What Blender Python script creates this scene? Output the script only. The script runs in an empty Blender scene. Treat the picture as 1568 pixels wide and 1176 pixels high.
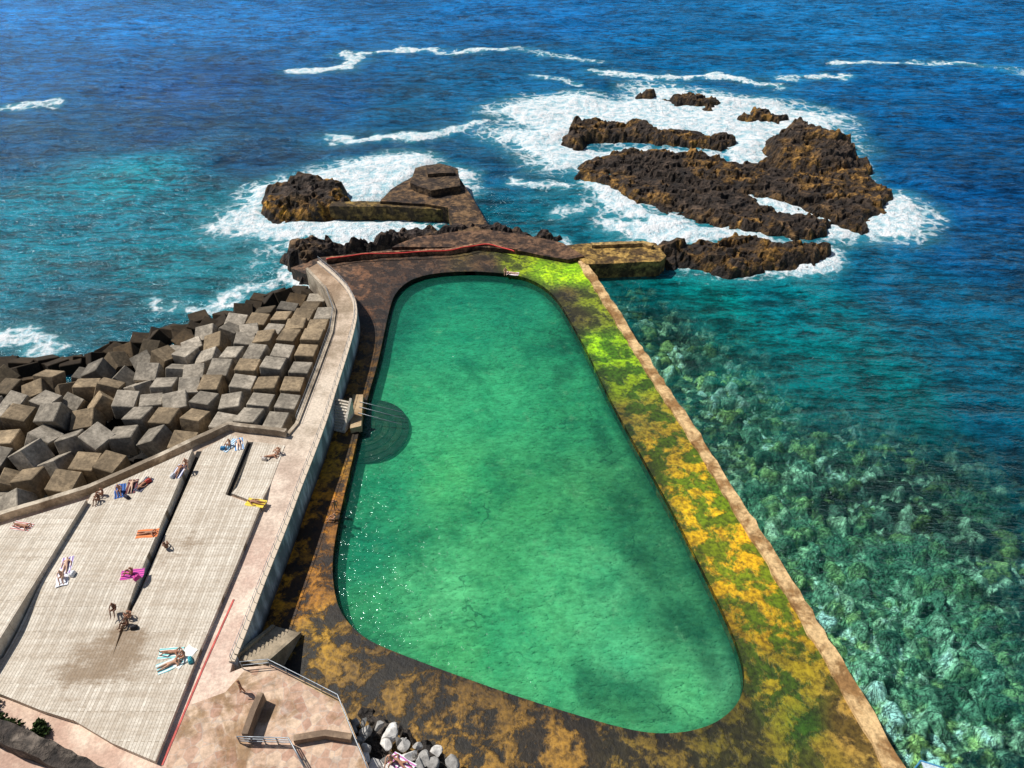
import bpy, bmesh, math, random
import numpy as np
from mathutils import Vector, Matrix, geometry
random.seed(7)
sc=bpy.context.scene
# ------------------------------------------------------------------ survey helper
PITCH=math.radians(38.9); FOC=1100.0; HC=45.0
sp,cp=math.sin(PITCH),math.cos(PITCH)
def G(u,v,z=0.0):
    a=(u-784)/FOC; b=(588-v)/FOC; dz=-sp+b*cp; t=(HC-z)/(-dz)
    return (a*t,t*(cp+b*sp))
def GP(l,z=0.0): return np.array([G(u,v,z) for u,v in l])
def lin(c):
    c=np.asarray(c,float)/255.0
    return np.where(c<=0.04045,c/12.92,((c+0.055)/1.055)**2.4)
# ------------------------------------------------------------------ numpy noise
def hsh(ix,iy,s):
    n=np.sin(ix*127.1+iy*311.7+s*74.7)*43758.5453
    return n-np.floor(n)
def vn(x,y,s=0):
    ix=np.floor(x); iy=np.floor(y); fx=x-ix; fy=y-iy
    fx=fx*fx*(3-2*fx); fy=fy*fy*(3-2*fy)
    a=hsh(ix,iy,s);b=hsh(ix+1,iy,s);c=hsh(ix,iy+1,s);d=hsh(ix+1,iy+1,s)
    return (a*(1-fx)+b*fx)*(1-fy)+(c*(1-fx)+d*fx)*fy
def fbm(x,y,o=5,s=0):
    r=0;a=.5;t=0
    for i in range(o):
        r=r+a*vn(x,y,s+i*3.1); t+=a; a*=.5; x,y=x*1.62-y*1.18+3.7,x*1.18+y*1.62+1.3
    return r/t
def ridged(x,y,o=4,s=0):
    r=0;a=.5;t=0
    for i in range(o):
        r=r+a*(1-np.abs(2*vn(x,y,s+i*5.3)-1)); t+=a; a*=.5; x,y=x*1.62-y*1.18+3.7,x*1.18+y*1.62+1.3
    return r/t
def worley(x,y,s=0):
    ix=np.floor(x); iy=np.floor(y)
    f1=np.full(x.shape,9.);f2=np.full(x.shape,9.);cid=np.zeros(x.shape)
    for dx in(-1,0,1):
        for dy in(-1,0,1):
            cx=ix+dx;cy=iy+dy
            px=cx+hsh(cx,cy,s);py=cy+hsh(cx,cy,s+9)
            d=np.hypot(px-x,py-y); h=hsh(cx,cy,s+17)
            n=d<f1
            f2=np.where(n,f1,np.minimum(f2,d)); cid=np.where(n,h,cid); f1=np.where(n,d,f1)
    return f1,f2,cid
def sstep(a,b,x):
    t=np.clip((x-a)/(b-a),0,1); return t*t*(3-2*t)
def sdf(px,py,poly):
    d2=np.full(px.shape,1e18); ins=np.zeros(px.shape,bool); n=len(poly)
    for i in range(n):
        ax,ay=poly[i]; bx,by=poly[(i+1)%n]
        ex,ey=bx-ax,by-ay; L=ex*ex+ey*ey+1e-12
        t=np.clip(((px-ax)*ex+(py-ay)*ey)/L,0,1)
        d2=np.minimum(d2,(px-ax-t*ex)**2+(py-ay-t*ey)**2)
        c=((ay>py)!=(by>py))
        xi=ax+(py-ay)*ex/(ey if abs(ey)>1e-9 else 1e-9)
        ins^=(c&(px<xi))
    d=np.sqrt(d2); return np.where(ins,d,-d)
def dline(px,py,pts):
    d2=np.full(px.shape,1e18)
    for i in range(len(pts)-1):
        ax,ay=pts[i]; bx,by=pts[i+1]
        ex,ey=bx-ax,by-ay; L=ex*ex+ey*ey+1e-12
        t=np.clip(((px-ax)*ex+(py-ay)*ey)/L,0,1)
        d2=np.minimum(d2,(px-ax-t*ex)**2+(py-ay-t*ey)**2)
    return np.sqrt(d2)
def idw(px,py,S,z=0.0,p=3.0,k=2):
    pos=np.array([G(s[0],s[1],z) for s in S])
    cols=[np.array([lin(s[2+j]) for s in S]) for j in range(k)]
    W=0; out=[0]*k
    for i in range(len(S)):
        w=1.0/(((px-pos[i,0])**2+((py-pos[i,1])*.8)**2)/(pos[i,1]+20)**2*50+.004)**(p/2)
        W=W+w
        for j in range(k): out[j]=out[j]+w[:,None]*cols[j][i][None]
    return [o/W[:,None] for o in out]
# ------------------------------------------------------------------ mesh helpers
def mk(name,V,Fc,mat=None,ca=None,cb=None,smooth=False,parent=None,extra=None):
    me=bpy.data.meshes.new(name); V=np.asarray(V,float)
    me.from_pydata(V.tolist(),[],[tuple(f) for f in Fc]); 
    for nm,c in(('ca',ca),('cb',cb),('msk',extra)):
        if c is None: continue
        c=np.asarray(c,float)
        if c.ndim==1: c=np.tile(c,(len(V),1))
        at=me.color_attributes.new(nm,'FLOAT_COLOR','POINT')
        at.data.foreach_set('color',np.hstack([c,np.ones((len(V),1))]).astype(np.float32).ravel())
    if smooth: me.polygons.foreach_set('use_smooth',[True]*len(me.polygons))
    me.update(); ob=bpy.data.objects.new(name,me); sc.collection.objects.link(ob)
    if mat: me.materials.append(mat)
    if parent: ob.parent=parent
    return ob
def empty(name):
    e=bpy.data.objects.new(name,None); sc.collection.objects.link(e); e.empty_display_size=.1; return e
def resample(poly,step,closed=True):
    out=[]; n=len(poly)
    for i in range(n if closed else n-1):
        a=np.array(poly[i]);b=np.array(poly[(i+1)%n]); L=np.linalg.norm(b-a); k=max(1,int(round(L/step)))
        for j in range(k): out.append(a+(b-a)*j/k)
    if not closed: out.append(np.array(poly[-1]))
    return np.array(out)
def smoothpoly(poly,it=2):
    p=np.array(poly)
    for _ in range(it):
        q=np.roll(p,-1,0); r=np.empty((2*len(p),2)); r[0::2]=.75*p+.25*q; r[1::2]=.25*p+.75*q; p=r
    return p
def smoothline(pts,it=2):
    p=np.array(pts)
    for _ in range(it):
        a=p[:-1];b=p[1:]; r=np.empty((2*len(a),2)); r[0::2]=.75*a+.25*b; r[1::2]=.25*a+.75*b
        p=np.vstack([p[:1],r,p[-1:]])
    return p
def triang(outer,holes=(),step=.5):
    pts=[];ed=[]
    for ring in [outer]+list(holes):
        r=resample(ring,step); b=len(pts); n=len(r)
        pts+=[tuple(q) for q in r]; ed+=[(b+i,b+(i+1)%n) for i in range(n)]
    mn=outer.min(0);mx=outer.max(0)
    X,Y=np.meshgrid(np.arange(mn[0],mx[0],step),np.arange(mn[1],mx[1],step)); X=X.ravel();Y=Y.ravel()
    X=X+(hsh(X*7,Y*3,1)-.5)*step*.3; Y=Y+(hsh(X*5,Y*9,2)-.5)*step*.3
    k=sdf(X,Y,outer)>step*.45
    for h in holes: k&=sdf(X,Y,h)<-step*.45
    pts+=list(zip(X[k],Y[k]))
    r=geometry.delaunay_2d_cdt([Vector(p) for p in pts],ed,[],0,1e-5)
    V=np.array([tuple(v) for v in r[0]]); Fc=np.array([f for f in r[2] if len(f)==3])
    c=V[Fc].mean(1); k=sdf(c[:,0],c[:,1],outer)>0
    for h in holes: k&=sdf(c[:,0],c[:,1],h)<0
    return V,Fc[k]
def offset(pts,d,closed=False):
    p=np.array(pts); n=len(p); 
    if closed: t=np.roll(p,-1,0)-np.roll(p,1,0)
    else:
        t=np.empty_like(p); t[1:-1]=p[2:]-p[:-2]; t[0]=p[1]-p[0]; t[-1]=p[-1]-p[-2]
    t=t/np.linalg.norm(t,axis=1)[:,None]; nrm=np.stack([-t[:,1],t[:,0]],1)
    return p+nrm*d
def ribbon(name,pts,w,z0,z1,mat,ca,cb,step=1.0,parent=None,off=0,rough=0):
    p=resample(np.array(pts),step,False); p=offset(p,off) if off else p
    n=len(p); L=offset(p,w/2);R=offset(p,-w/2)
    if rough: 
        L=L+(np.stack([hsh(L[:,0],L[:,1],3),hsh(L[:,0],L[:,1],4)],1)-.5)*rough
        R=R+(np.stack([hsh(R[:,0],R[:,1],5),hsh(R[:,0],R[:,1],6)],1)-.5)*rough
    z0=np.broadcast_to(z0,(n,)) if np.ndim(z0)==0 else np.interp(np.linspace(0,1,n),np.linspace(0,1,len(z0)),z0)
    z1=np.broadcast_to(z1,(n,)) if np.ndim(z1)==0 else np.interp(np.linspace(0,1,n),np.linspace(0,1,len(z1)),z1)
    V=[];Fc=[]
    for i in range(n):
        V+=[(L[i,0],L[i,1],z0[i]),(L[i,0],L[i,1],z1[i]),(R[i,0],R[i,1],z1[i]),(R[i,0],R[i,1],z0[i])]
    for i in range(n-1):
        a=4*i;b=a+4
        for j in range(3): Fc.append((a+j,b+j,b+j+1,a+j+1))
    Fc+=[(0,1,2,3),(4*n-1,4*n-2,4*n-3,4*n-4)]
    return mk(name,V,Fc,mat,ca,cb,parent=parent)
def tube(name,paths,r,mat,parent=None,seg=6):
    V=[];Fc=[]
    for P in paths:
        P=[Vector(p) for p in P]; b0=len(V)
        for i,p in enumerate(P):
            t=(P[min(i+1,len(P)-1)]-P[max(i-1,0)]).normalized()
            q=t.to_track_quat('Z','Y')
            for k in range(seg):
                a=2*math.pi*k/seg; V.append(tuple(p+q@Vector((r*math.cos(a),r*math.sin(a),0))))
        for i in range(len(P)-1):
            for k in range(seg):
                a=b0+i*seg+k;b=b0+i*seg+(k+1)%seg; Fc.append((a,b,b+seg,a+seg))
        Fc.append(tuple(b0+k for k in range(seg))[::-1]); Fc.append(tuple(b0+(len(P)-1)*seg+k for k in range(seg)))
    return mk(name,V,Fc,mat,parent=parent,smooth=True)
# ------------------------------------------------------------------ material helpers
class NT:
    def __init__(s,name):
        s.m=bpy.data.materials.new(name); s.m.use_nodes=True; s.t=s.m.node_tree; s.t.nodes.clear()
        s.out=s.t.nodes.new('ShaderNodeOutputMaterial')
    def n(s,ty,props=None,**kw):
        nd=s.t.nodes.new(ty)
        for k,v in (props or {}).items(): setattr(nd,k,v)
        for k,v in kw.items():
            k=k.replace('_',' ')
            i=nd.inputs[int(k[1:])] if k[0]=='i' and k[1:].isdigit() else nd.inputs[k]
            if isinstance(v,bpy.types.NodeSocket): s.t.links.new(v,i)
            else: i.default_value=v
        return nd
    def math(s,op,a,b=0.0,clamp=False): return s.n('ShaderNodeMath',dict(operation=op,use_clamp=clamp),i0=a,i1=b).outputs[0]
    def mix(s,f,a,b,bt='MIX'):
        nd=s.t.nodes.new('ShaderNodeMix'); nd.data_type='RGBA'; nd.blend_type=bt; nd.clamp_factor=True
        for i,v in((0,f),(6,a),(7,b)):
            if isinstance(v,bpy.types.NodeSocket): s.t.links.new(v,nd.inputs[i])
            else: nd.inputs[i].default_value=v if i==0 else (*v[:3],1)
        return nd.outputs[2]
    def grey(s,v): return s.n('ShaderNodeCombineColor',i0=v,i1=v,i2=v).outputs[0]
    def mul(s,c,v): return s.mix(1.,c,s.grey(v),'MULTIPLY')
    def attr(s,nm): return s.n('ShaderNodeAttribute',dict(attribute_name=nm)).outputs['Color']
    def obj(s): return s.n('ShaderNodeTexCoord').outputs['Object']
    def noise(s,vec,scale,detail=6,rough=.6,dist=0.0): return s.n('ShaderNodeTexNoise',Vector=vec,Scale=scale,Detail=float(detail),Roughness=rough,Distortion=dist).outputs['Fac']
    def ms(s,x,a,b,lo=0.,hi=1.):
        nd=s.n('ShaderNodeMapRange',dict(interpolation_type='SMOOTHSTEP'),Value=x)
        nd.inputs['From Min'].default_value=a; nd.inputs['From Max'].default_value=b
        nd.inputs['To Min'].default_value=lo; nd.inputs['To Max'].default_value=hi
        return nd.outputs[0]
    def mapping(s,vec,rot=0.,scale=(1,1,1)):
        nd=s.n('ShaderNodeMapping',Vector=vec); nd.inputs['Rotation'].default_value=(0,0,rot); nd.inputs['Scale'].default_value=scale
        return nd.outputs[0]
    def bump(s,h,strength=.5,dist=.1,normal=None):
        nd=s.n('ShaderNodeBump',Height=h,Strength=strength,Distance=dist)
        if normal: s.t.links.new(normal,nd.inputs['Normal'])
        return nd.outputs[0]
    def surf(s,sh): s.t.links.new(sh,s.out.inputs['Surface']); return s.m
def mat_two(name,sc1=.5,lo=.42,hi=.58,rough=.85,bs=.6,bd=.1,fine=4.0,varr=.35,spec=.3,dist=.2):
    n=NT(name); o=n.obj(); a=n.attr('ca'); b=n.attr('cb')
    f=n.ms(n.noise(o,sc1,7,.68,dist),lo,hi)
    c=n.mix(f,a,b)
    g=n.noise(o,fine,4,.7)
    c=n.mul(c,n.ms(g,.3,.7,1-varr,1+varr))
    h=n.math('ADD',n.math('MULTIPLY',g,.6),n.math('MULTIPLY',f,.4))
    p=n.n('ShaderNodeBsdfPrincipled',Base_Color=c,Roughness=rough,Normal=n.bump(h,bs,bd))
    p.inputs['Specular IOR Level'].default_value=spec
    return n.surf(p.outputs[0])
def mat_plain(name,col,rough=.7,nz=.2,scale=8.,metal=0.):
    n=NT(name); o=n.obj(); c=lin(col); g=n.noise(o,scale,3)
    cc=n.mix(n.ms(g,.3,.7),tuple(c*(1-nz)),tuple(np.minimum(c*(1+nz),1)))
    p=n.n('ShaderNodeBsdfPrincipled',Base_Color=cc,Roughness=rough,Metallic=metal,Normal=n.bump(g,.2,.02))
    return n.surf(p.outputs[0])

M_conc=mat_two('weathered_concrete',.35,.4,.62,.85,.4,.05,5,.18)
M_deck=mat_two('algae_stained_deck',.55,.46,.56,.6,.8,.1,2.6,.6,.4,.25)
M_lip=mat_two('sea_wall_concrete',.5,.4,.6,.8,.7,.08,4,.3)
M_jet=mat_two('weathered_jetty_stone',.55,.4,.62,.8,.9,.2,2.2,.6)
M_rock=mat_two('basalt_rock',.5,.44,.6,.75,1.0,.4,1.6,.75,.3)
M_block=mat_two('cast_concrete_blocks',.6,.4,.65,.9,.5,.06,3.5,.3)
M_steel=mat_plain('galvanised_steel',(150,155,160),.45,.15,5,.6)
M_red=mat_plain('red_paint',(205,50,40),.6)
M_dark=mat_plain('riser_shadow_dark',(34,32,30),.9)  # near-black colour for the painted step shadows

# ------------------------------------------------------------------ sea
def sea_material():
    n=NT('sea_water'); o=n.obj(); base=n.attr('ca'); mk_=n.n('ShaderNodeSeparateColor',i0=n.attr('msk'))
    foamA,clearA,farA=mk_.outputs[0],mk_.outputs[1],mk_.outputs[2]
    w=n.mapping(o,math.radians(10),(.42,1.25,1))
    n1=n.noise(w,.13,2,.5,.3); n2=n.noise(w,.6,4,.72,.3); n3=n.noise(n.mapping(o,math.radians(-24),(.6,1.3,1)),1.5,3,.7,.3)
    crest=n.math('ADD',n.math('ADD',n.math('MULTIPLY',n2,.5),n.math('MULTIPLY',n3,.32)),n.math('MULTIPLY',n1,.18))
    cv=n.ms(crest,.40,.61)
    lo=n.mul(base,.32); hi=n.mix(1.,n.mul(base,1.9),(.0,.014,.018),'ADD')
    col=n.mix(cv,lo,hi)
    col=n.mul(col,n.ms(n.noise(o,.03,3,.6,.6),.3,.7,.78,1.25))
    col=n.mix(n.ms(foamA,.12,.75,0,.62),col,(.07,.40,.46))
    h=n.math('ADD',n.math('MULTIPLY',n1,1.0),n.math('ADD',n.math('MULTIPLY',n2,.8),n.math('MULTIPLY',n3,.3)))
    nor=n.bump(h,1.0,1.1)
    diff=n.n('ShaderNodeBsdfDiffuse',Color=col,Normal=nor)
    tr=n.n('ShaderNodeBsdfTransparent',Color=n.mul((.66,.98,.93),n.ms(crest,.38,.62,.78,1.0)))
    inner=n.n('ShaderNodeMixShader',i0=clearA,i1=diff.outputs[0],i2=tr.outputs[0])
    gl=n.n('ShaderNodeBsdfGlossy',Color=(.65,.9,1,1),Roughness=.14,Normal=nor)
    fr=n.n('ShaderNodeFresnel',IOR=1.33,Normal=nor)
    wat=n.n('ShaderNodeMixShader',i0=n.math('MULTIPLY',fr.outputs[0],.9),i1=inner.outputs[0],i2=gl.outputs[0])
    fo=n.noise(n.mapping(o,.3,(.8,1.1,1)),.36,7,.76,.4)
    wv=n.n('ShaderNodeVectorMath',dict(operation='ADD'),i0=o,i1=n.n('ShaderNodeVectorMath',dict(operation='SCALE'),i0=n.n('ShaderNodeTexNoise',Vector=o,Scale=.5,Detail=3.).outputs['Color'],Scale=3.0).outputs[0]).outputs[0]
    vo=n.n('ShaderNodeTexVoronoi',dict(feature='DISTANCE_TO_EDGE'),Vector=wv,Scale=.5).outputs['Distance']
    lace=n.ms(vo,0.,.3,.13,-.1)
    th=n.math('ADD',n.math('ADD',fo,lace),n.math('SUBTRACT',foamA,1.03))
    ff=n.ms(th,-.07,.22)
    wc=n.math('MULTIPLY',n.ms(n.noise(w,.42,5,.75,.2),.68,.75),n.ms(n.noise(o,.025,3,.6),.44,.56))
    ff=n.math('MAXIMUM',ff,n.math('MULTIPLY',n.math('MULTIPLY',wc,farA),.7))
    fn=n.noise(o,.7,5,.78)
    fcol=n.mix(n.ms(fn,.36,.58),(.36,.60,.67),(.88,.9,.9))
    fd=n.n('ShaderNodeBsdfDiffuse',Color=fcol,Normal=n.bump(fn,1.,.9))
    return n.surf(n.n('ShaderNodeMixShader',i0=ff,i1=wat.outputs[0],i2=fd.outputs[0]).outputs[0])
M_sea=sea_material()

ROCKS={
 'A':[(858,220),(880,192),(925,185),(985,190),(1010,204),(1060,202),(1090,212),(1130,220),(1105,232),(1040,226),(985,220),(930,220),(905,216),(880,230)],
 'B':[(885,256),(930,242),(1000,236),(1060,238),(1120,252),(1170,252),(1230,255),(1320,250),(1332,278),(1364,308),(1352,325),(1326,332),(1322,350),(1290,347),(1275,330),(1225,318),(1190,308),(1150,302),(1170,326),(1230,335),(1275,346),(1264,362),(1215,366),(1160,354),(1110,344),(1060,338),(1020,330),(975,309),(955,295),(910,284),(885,270)],
 'C':[(1165,240),(1172,218),(1200,200),(1225,195),(1250,208),(1300,226),(1316,244),(1328,266),(1280,282),(1220,275),(1180,258)],
 'D':[(1000,384),(1060,374),(1120,370),(1180,377),(1225,379),(1262,388),(1255,402),(1200,410),(1130,420),(1070,414),(1020,407),(1000,398)],
 'E':[(1018,153),(1060,150),(1102,160),(1085,168),(1040,161)],
 'F':[(978,144),(1000,143),(1000,151),(982,150)],
 'Gk':[(1130,184),(1155,174),(1198,182),(1192,190),(1150,187)],
 'H':[(400,328),(405,306),(430,292),(470,282),(515,284),(537,304),(542,322),(505,331),(455,336),(415,338)],
 'bank':[(438,400),(455,384),(490,376),(520,382),(570,382),(600,368),(660,358),(745,356),(800,360),(855,368),(874,385),(830,386),(780,380),(720,376),(640,383),(560,392),(505,402),(490,425),(480,445),(455,440),(437,415)],
}
RW={k:GP(v,0) for k,v in ROCKS.items()}
W_px=[(488,402),(520,428),(541,455),(546,480),(540,510),(528,550),(512,600),(500,640),(480,695),(458,750),(440,800),(420,850),(398,905),(378,960),(356,1015)]
ZT=3.8; ZW,ZD,ZF=1.12,1.6,.1
WL=smoothline(GP(W_px,ZT),2)
dr=GP([(893,402),(950,490),(1005,578),(1060,660),(1120,755),(1180,850),(1235,940),(1290,1030),(1330,1100),(1375,1180),(1430,1280)],ZD)
dl=GP([(1250,1340),(900,1320),(690,1260),(640,1180),(560,1120),(470,1060),(420,1040)],ZD)
df=GP([(445,410),(490,394),(560,388),(620,378),(700,378),(760,374),(830,380),(870,390)],ZD)
deck=np.vstack([df,dr,dl,WL[::-1][::3]])
plat=np.vstack([WL,GP([(352,1030),(372,1022),(415,1018),(470,1045),(522,1072),(546,1130),(575,1200),(600,1300),(-400,1300),(-400,900),(-100,830),(0,797),(140,754),(250,705),(352,657),(440,668),(455,650),(485,572),(508,510),(513,475),(498,442),(470,412)],ZT)])

fp=[
 ([(770,170),(830,150),(880,148),(960,160),(985,136),(1020,136),(1110,150),(1200,160),(1270,180),(1280,202),(1300,222),(1240,205),(1180,200),(1160,238),(1170,254),(1110,248),(1125,222),(1000,206),(900,195),(870,215),(900,232),(1000,230),(920,240),(885,255),(850,252),(800,218),(765,203),(830,200),(790,180)],.97,4),
 ([(880,232),(1000,226),(1110,235),(1120,250),(1000,238),(900,246)],.95,1.5),
 ([(900,282),(950,300),(1000,326),(1060,344),(1200,366),(1215,374),(1120,366),(1010,376),(960,352),(940,345),(985,340),(930,305)],.95,2.2),
 ([(1140,300),(1195,310),(1270,325),(1290,345),(1325,345),(1365,300),(1415,325),(1400,358),(1340,358),(1280,366),(1230,340)],.97,2.5),
 ([(1262,376),(1285,382),(1262,408),(1180,416),(1250,396)],.85,1.5),
 ([(388,290),(430,275),(480,262),(560,250),(640,240),(660,250),(610,285),(590,303),(540,308),(520,288),(470,280),(420,290),(400,310)],.99,2.5),
 ([(330,350),(380,315),(400,330),(450,336),(520,330),(600,335),(660,350),(640,362),(580,375),(520,372),(470,370),(430,395),(400,405),(440,370),(400,352)],.80,3),
 ([(700,252),(725,262),(715,290),(704,284)],.85,1.5),
]
fl=[([(447,108),(530,105),(548,88),(528,82)],.84,2.0),([(545,84),(620,75),(700,78),(780,76)],.72,2.0),([(915,110),(1000,118),(1080,115),(1100,113),(1190,133)],.78,2.4),([(1190,118),(1285,116)],.74,1.8),
 ([(1280,97),(1400,93),(1490,98)],.68,2.0),([(495,213),(580,213),(640,208),(735,190)],.8,2.0),([(810,115),(880,127)],.66,2.),([(0,163),(95,155)],.56,3.),([(800,284),(858,290)],.72,2.2),([(860,330),(905,318)],.58,3),
 ([(935,480),(1000,590),(1055,672)],.72,1.3),([(225,465),(330,472),(400,440)],.58,2.),([(-20,500),(40,520),(100,535)],.66,3),([(1080,405),(1180,420),(1262,408)],.72,1.4),([(790,75),(920,95)],.52,3),([(1500,100),(1568,108)],.52,3)]
def build_sea():
    xs=np.arange(-176,176.1,.62); ys=[4.]
    while ys[-1]<262: ys.append(ys[-1]+.42+.0032*ys[-1])
    ys=np.array(ys)
    ox=np.array([-9000,-3000,-1200,-600,-350,-240,-195.]); xs=np.concatenate([ox,xs,-ox[::-1]])
    ys=np.concatenate([[-800,-250,-90,-30,-8],ys,[285,340,450,700,1300,3000,9000]])
    X,Y=np.meshgrid(xs,ys); nx,ny=len(xs),len(ys); x=X.ravel();y=Y.ravel()
    fade=sstep(176,150,np.abs(x))*sstep(262,225,y)*sstep(2,12,y)
    inb=(np.abs(x)<200)&(y>0)&(y<270)
    xi,yi=x[inb],y[inb]
    r=np.full(xi.shape,-1e9)
    for k,p in RW.items(): r=np.maximum(r,sdf(xi,yi,p))
    land=np.zeros(x.shape,bool); land[inb]=np.maximum(sdf(xi,yi,deck),sdf(xi,yi,plat))>1.2
    foam=np.zeros(x.shape); f=np.zeros(xi.shape); fr=np.zeros(xi.shape)
    wob=(fbm(xi*.15,yi*.15,4,5)-.5)
    brk=fbm(xi*.09,yi*.12,3,77)
    for pl,s,w in fp:
        d=sdf(xi,yi,GP(pl,0))+wob*5
        f=np.maximum(f,s*sstep(-w,w*.5,d)*.98); fr=np.maximum(fr,.56*s*sstep(-w*3.2,0,d))
    for pl,s,w in fl:
        d=dline(xi+wob*6,yi+(fbm(xi*.3,yi*.3,3,8)-.5)*5,GP(pl,0))
        f=np.maximum(f,s*sstep(w*1.5,w*.1,d)*(.55+.9*brk)); fr=np.maximum(fr,.44*s*sstep(w*5,0,d))
    f=np.maximum(f,.62*sstep(-2.0,-.2,r+wob*4)*(.55+.8*brk)); fr=np.maximum(fr,.4*sstep(-6,0,r))
    f=np.maximum(f,fr); foam[inb]=f
    S=[(50,30,(8,100,170)),(400,30,(6,96,162)),(800,30,(6,92,154)),(1200,30,(12,102,158)),(1540,30,(6,94,152)),(60,120,(0,78,138)),(300,130,(0,62,122)),(500,150,(0,68,122)),(700,150,(0,80,124)),(60,210,(0,58,100)),
     (250,200,(0,46,90)),(400,235,(0,50,88)),(600,225,(0,60,100)),(190,275,(0,112,126)),(90,310,(0,98,116)),(310,320,(0,92,108)),(50,400,(0,98,114)),(240,400,(0,100,112)),(120,470,(0,74,92)),(40,510,(0,62,78)),(360,420,(0,90,100)),(850,330,(0,84,100)),(770,260,(0,64,98)),(640,165,(0,68,104)),
     (980,440,(0,104,104)),(1090,470,(0,122,116)),(1200,460,(0,94,102)),(1230,560,(0,102,102)),(1350,600,(0,98,100)),(1400,440,(0,72,102)),(1450,370,(0,64,108)),(1530,300,(0,62,112)),(1500,180,(0,76,132)),(1380,150,(0,80,132)),(1500,540,(0,76,100)),(1540,650,(0,68,90)),
     (1060,560,(10,124,106)),(1120,640,(10,114,98)),(1200,800,(14,102,90)),(1300,720,(0,84,82)),(1450,760,(0,76,78)),(1350,900,(8,84,78)),(1500,950,(6,76,74)),(1300,1080,(20,86,78)),(1480,1120,(10,78,74)),(870,100,(0,84,132)),(1100,90,(0,90,140)),(740,340,(0,76,92)),(600,340,(16,90,90))]
    c=idw(x,y,S,0,3.2,1)[0]
    clear=np.zeros(x.shape)
    reef=smoothpoly(GP([(880,380),(980,430),(1075,460),(1140,540),(1230,600),(1320,650),(1440,690),(1620,740),(1800,1300),(1200,1300),(1000,800)],0),2)
    clear[inb]=sstep(-8,10,sdf(xi,yi,reef)+(fbm(xi*.08,yi*.08,4,12)-.5)*16)*.93
    z=(fbm(x*.07+y*.02,y*.16,3,3)-.5)*1.3+(fbm(x*.2,y*.42,3,6)-.5)*.75
    near=1-.8*np.clip(clear*1.5,0,1)
    z=z*fade*near*(.35+.65*sstep(60,120,y))
    z+=np.where(foam>.6,(foam-.6)*1.1*(.3+fbm(x*.5,y*.5,3,15)),0)*fade
    idx=np.arange(nx*ny).reshape(ny,nx)
    Fc=np.stack([idx[:-1,:-1],idx[:-1,1:],idx[1:,1:],idx[1:,:-1]],-1).reshape(-1,4)
    Fc=Fc[~land[Fc].all(1)]
    far=np.where(clear>.05,0,1.)*sstep(40,90,y)
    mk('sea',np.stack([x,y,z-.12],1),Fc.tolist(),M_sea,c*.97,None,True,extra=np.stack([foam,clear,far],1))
build_sea()

# ------------------------------------------------------------------ seabed reef
def build_reef():
    xs=np.arange(4,86,.2); ys=np.arange(6,100,.2); X,Y=np.meshgrid(xs,ys); nx,ny=len(xs),len(ys); x=X.ravel();y=Y.ravel()
    wx=x+(fbm(x*.8,y*.8,3,4)-.5)*1.4; wy=y+(fbm(x*.8,y*.8,3,7)-.5)*1.4
    a1,a2,ai=worley(wx*.8,wy*.8,1); b1,b2,bi=worley(wx*1.6,wy*1.6,5)
    big=np.clip(1-a1*1.25,0,1)**.6*(ai>.5)*(.4+ai); sm=np.clip(1-b1*1.2,0,1)**.6
    z=-2.0-.02*(x-5)+big*.9+sm*.45+(fbm(x*.1,y*.1,3,9)-.5)*1.0
    pal=np.array([lin(c) for c in[(56,60,50),(120,128,98),(196,212,180),(84,98,82),(36,44,42),(144,150,96),(106,124,112),(214,224,196)]])
    i1=(ai*7.99).astype(int); i2=(bi*7.99).astype(int)
    use=(big>.15)
    c=np.where(use[:,None],pal[i1],pal[i2])
    g=np.clip(np.where(use,(a2-a1)*3.4,(b2-b1)*3.4),.05,1)
    c=c*g[:,None]*1.75
    patch=sstep(.46,.57,fbm(x*.07,y*.07,5,21))
    c=c*(1-.6*patch[:,None])+patch[:,None]*.10*lin((30,80,60))
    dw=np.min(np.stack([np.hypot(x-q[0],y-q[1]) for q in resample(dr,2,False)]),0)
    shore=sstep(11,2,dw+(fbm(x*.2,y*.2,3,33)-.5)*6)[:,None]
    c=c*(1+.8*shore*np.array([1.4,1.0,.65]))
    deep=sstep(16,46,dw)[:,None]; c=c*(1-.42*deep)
    sand=sstep(.55,.7,fbm(x*.12,y*.12,3,31)); c=c*(1-.3*sand[:,None])+.3*sand[:,None]*lin((130,185,150))
    idx=np.arange(nx*ny).reshape(ny,nx)
    Fc=np.stack([idx[:-1,:-1],idx[:-1,1:],idx[1:,1:],idx[1:,:-1]],-1).reshape(-1,4)
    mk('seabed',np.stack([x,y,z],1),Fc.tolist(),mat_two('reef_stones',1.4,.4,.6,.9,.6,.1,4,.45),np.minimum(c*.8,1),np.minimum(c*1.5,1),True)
build_reef()

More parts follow.
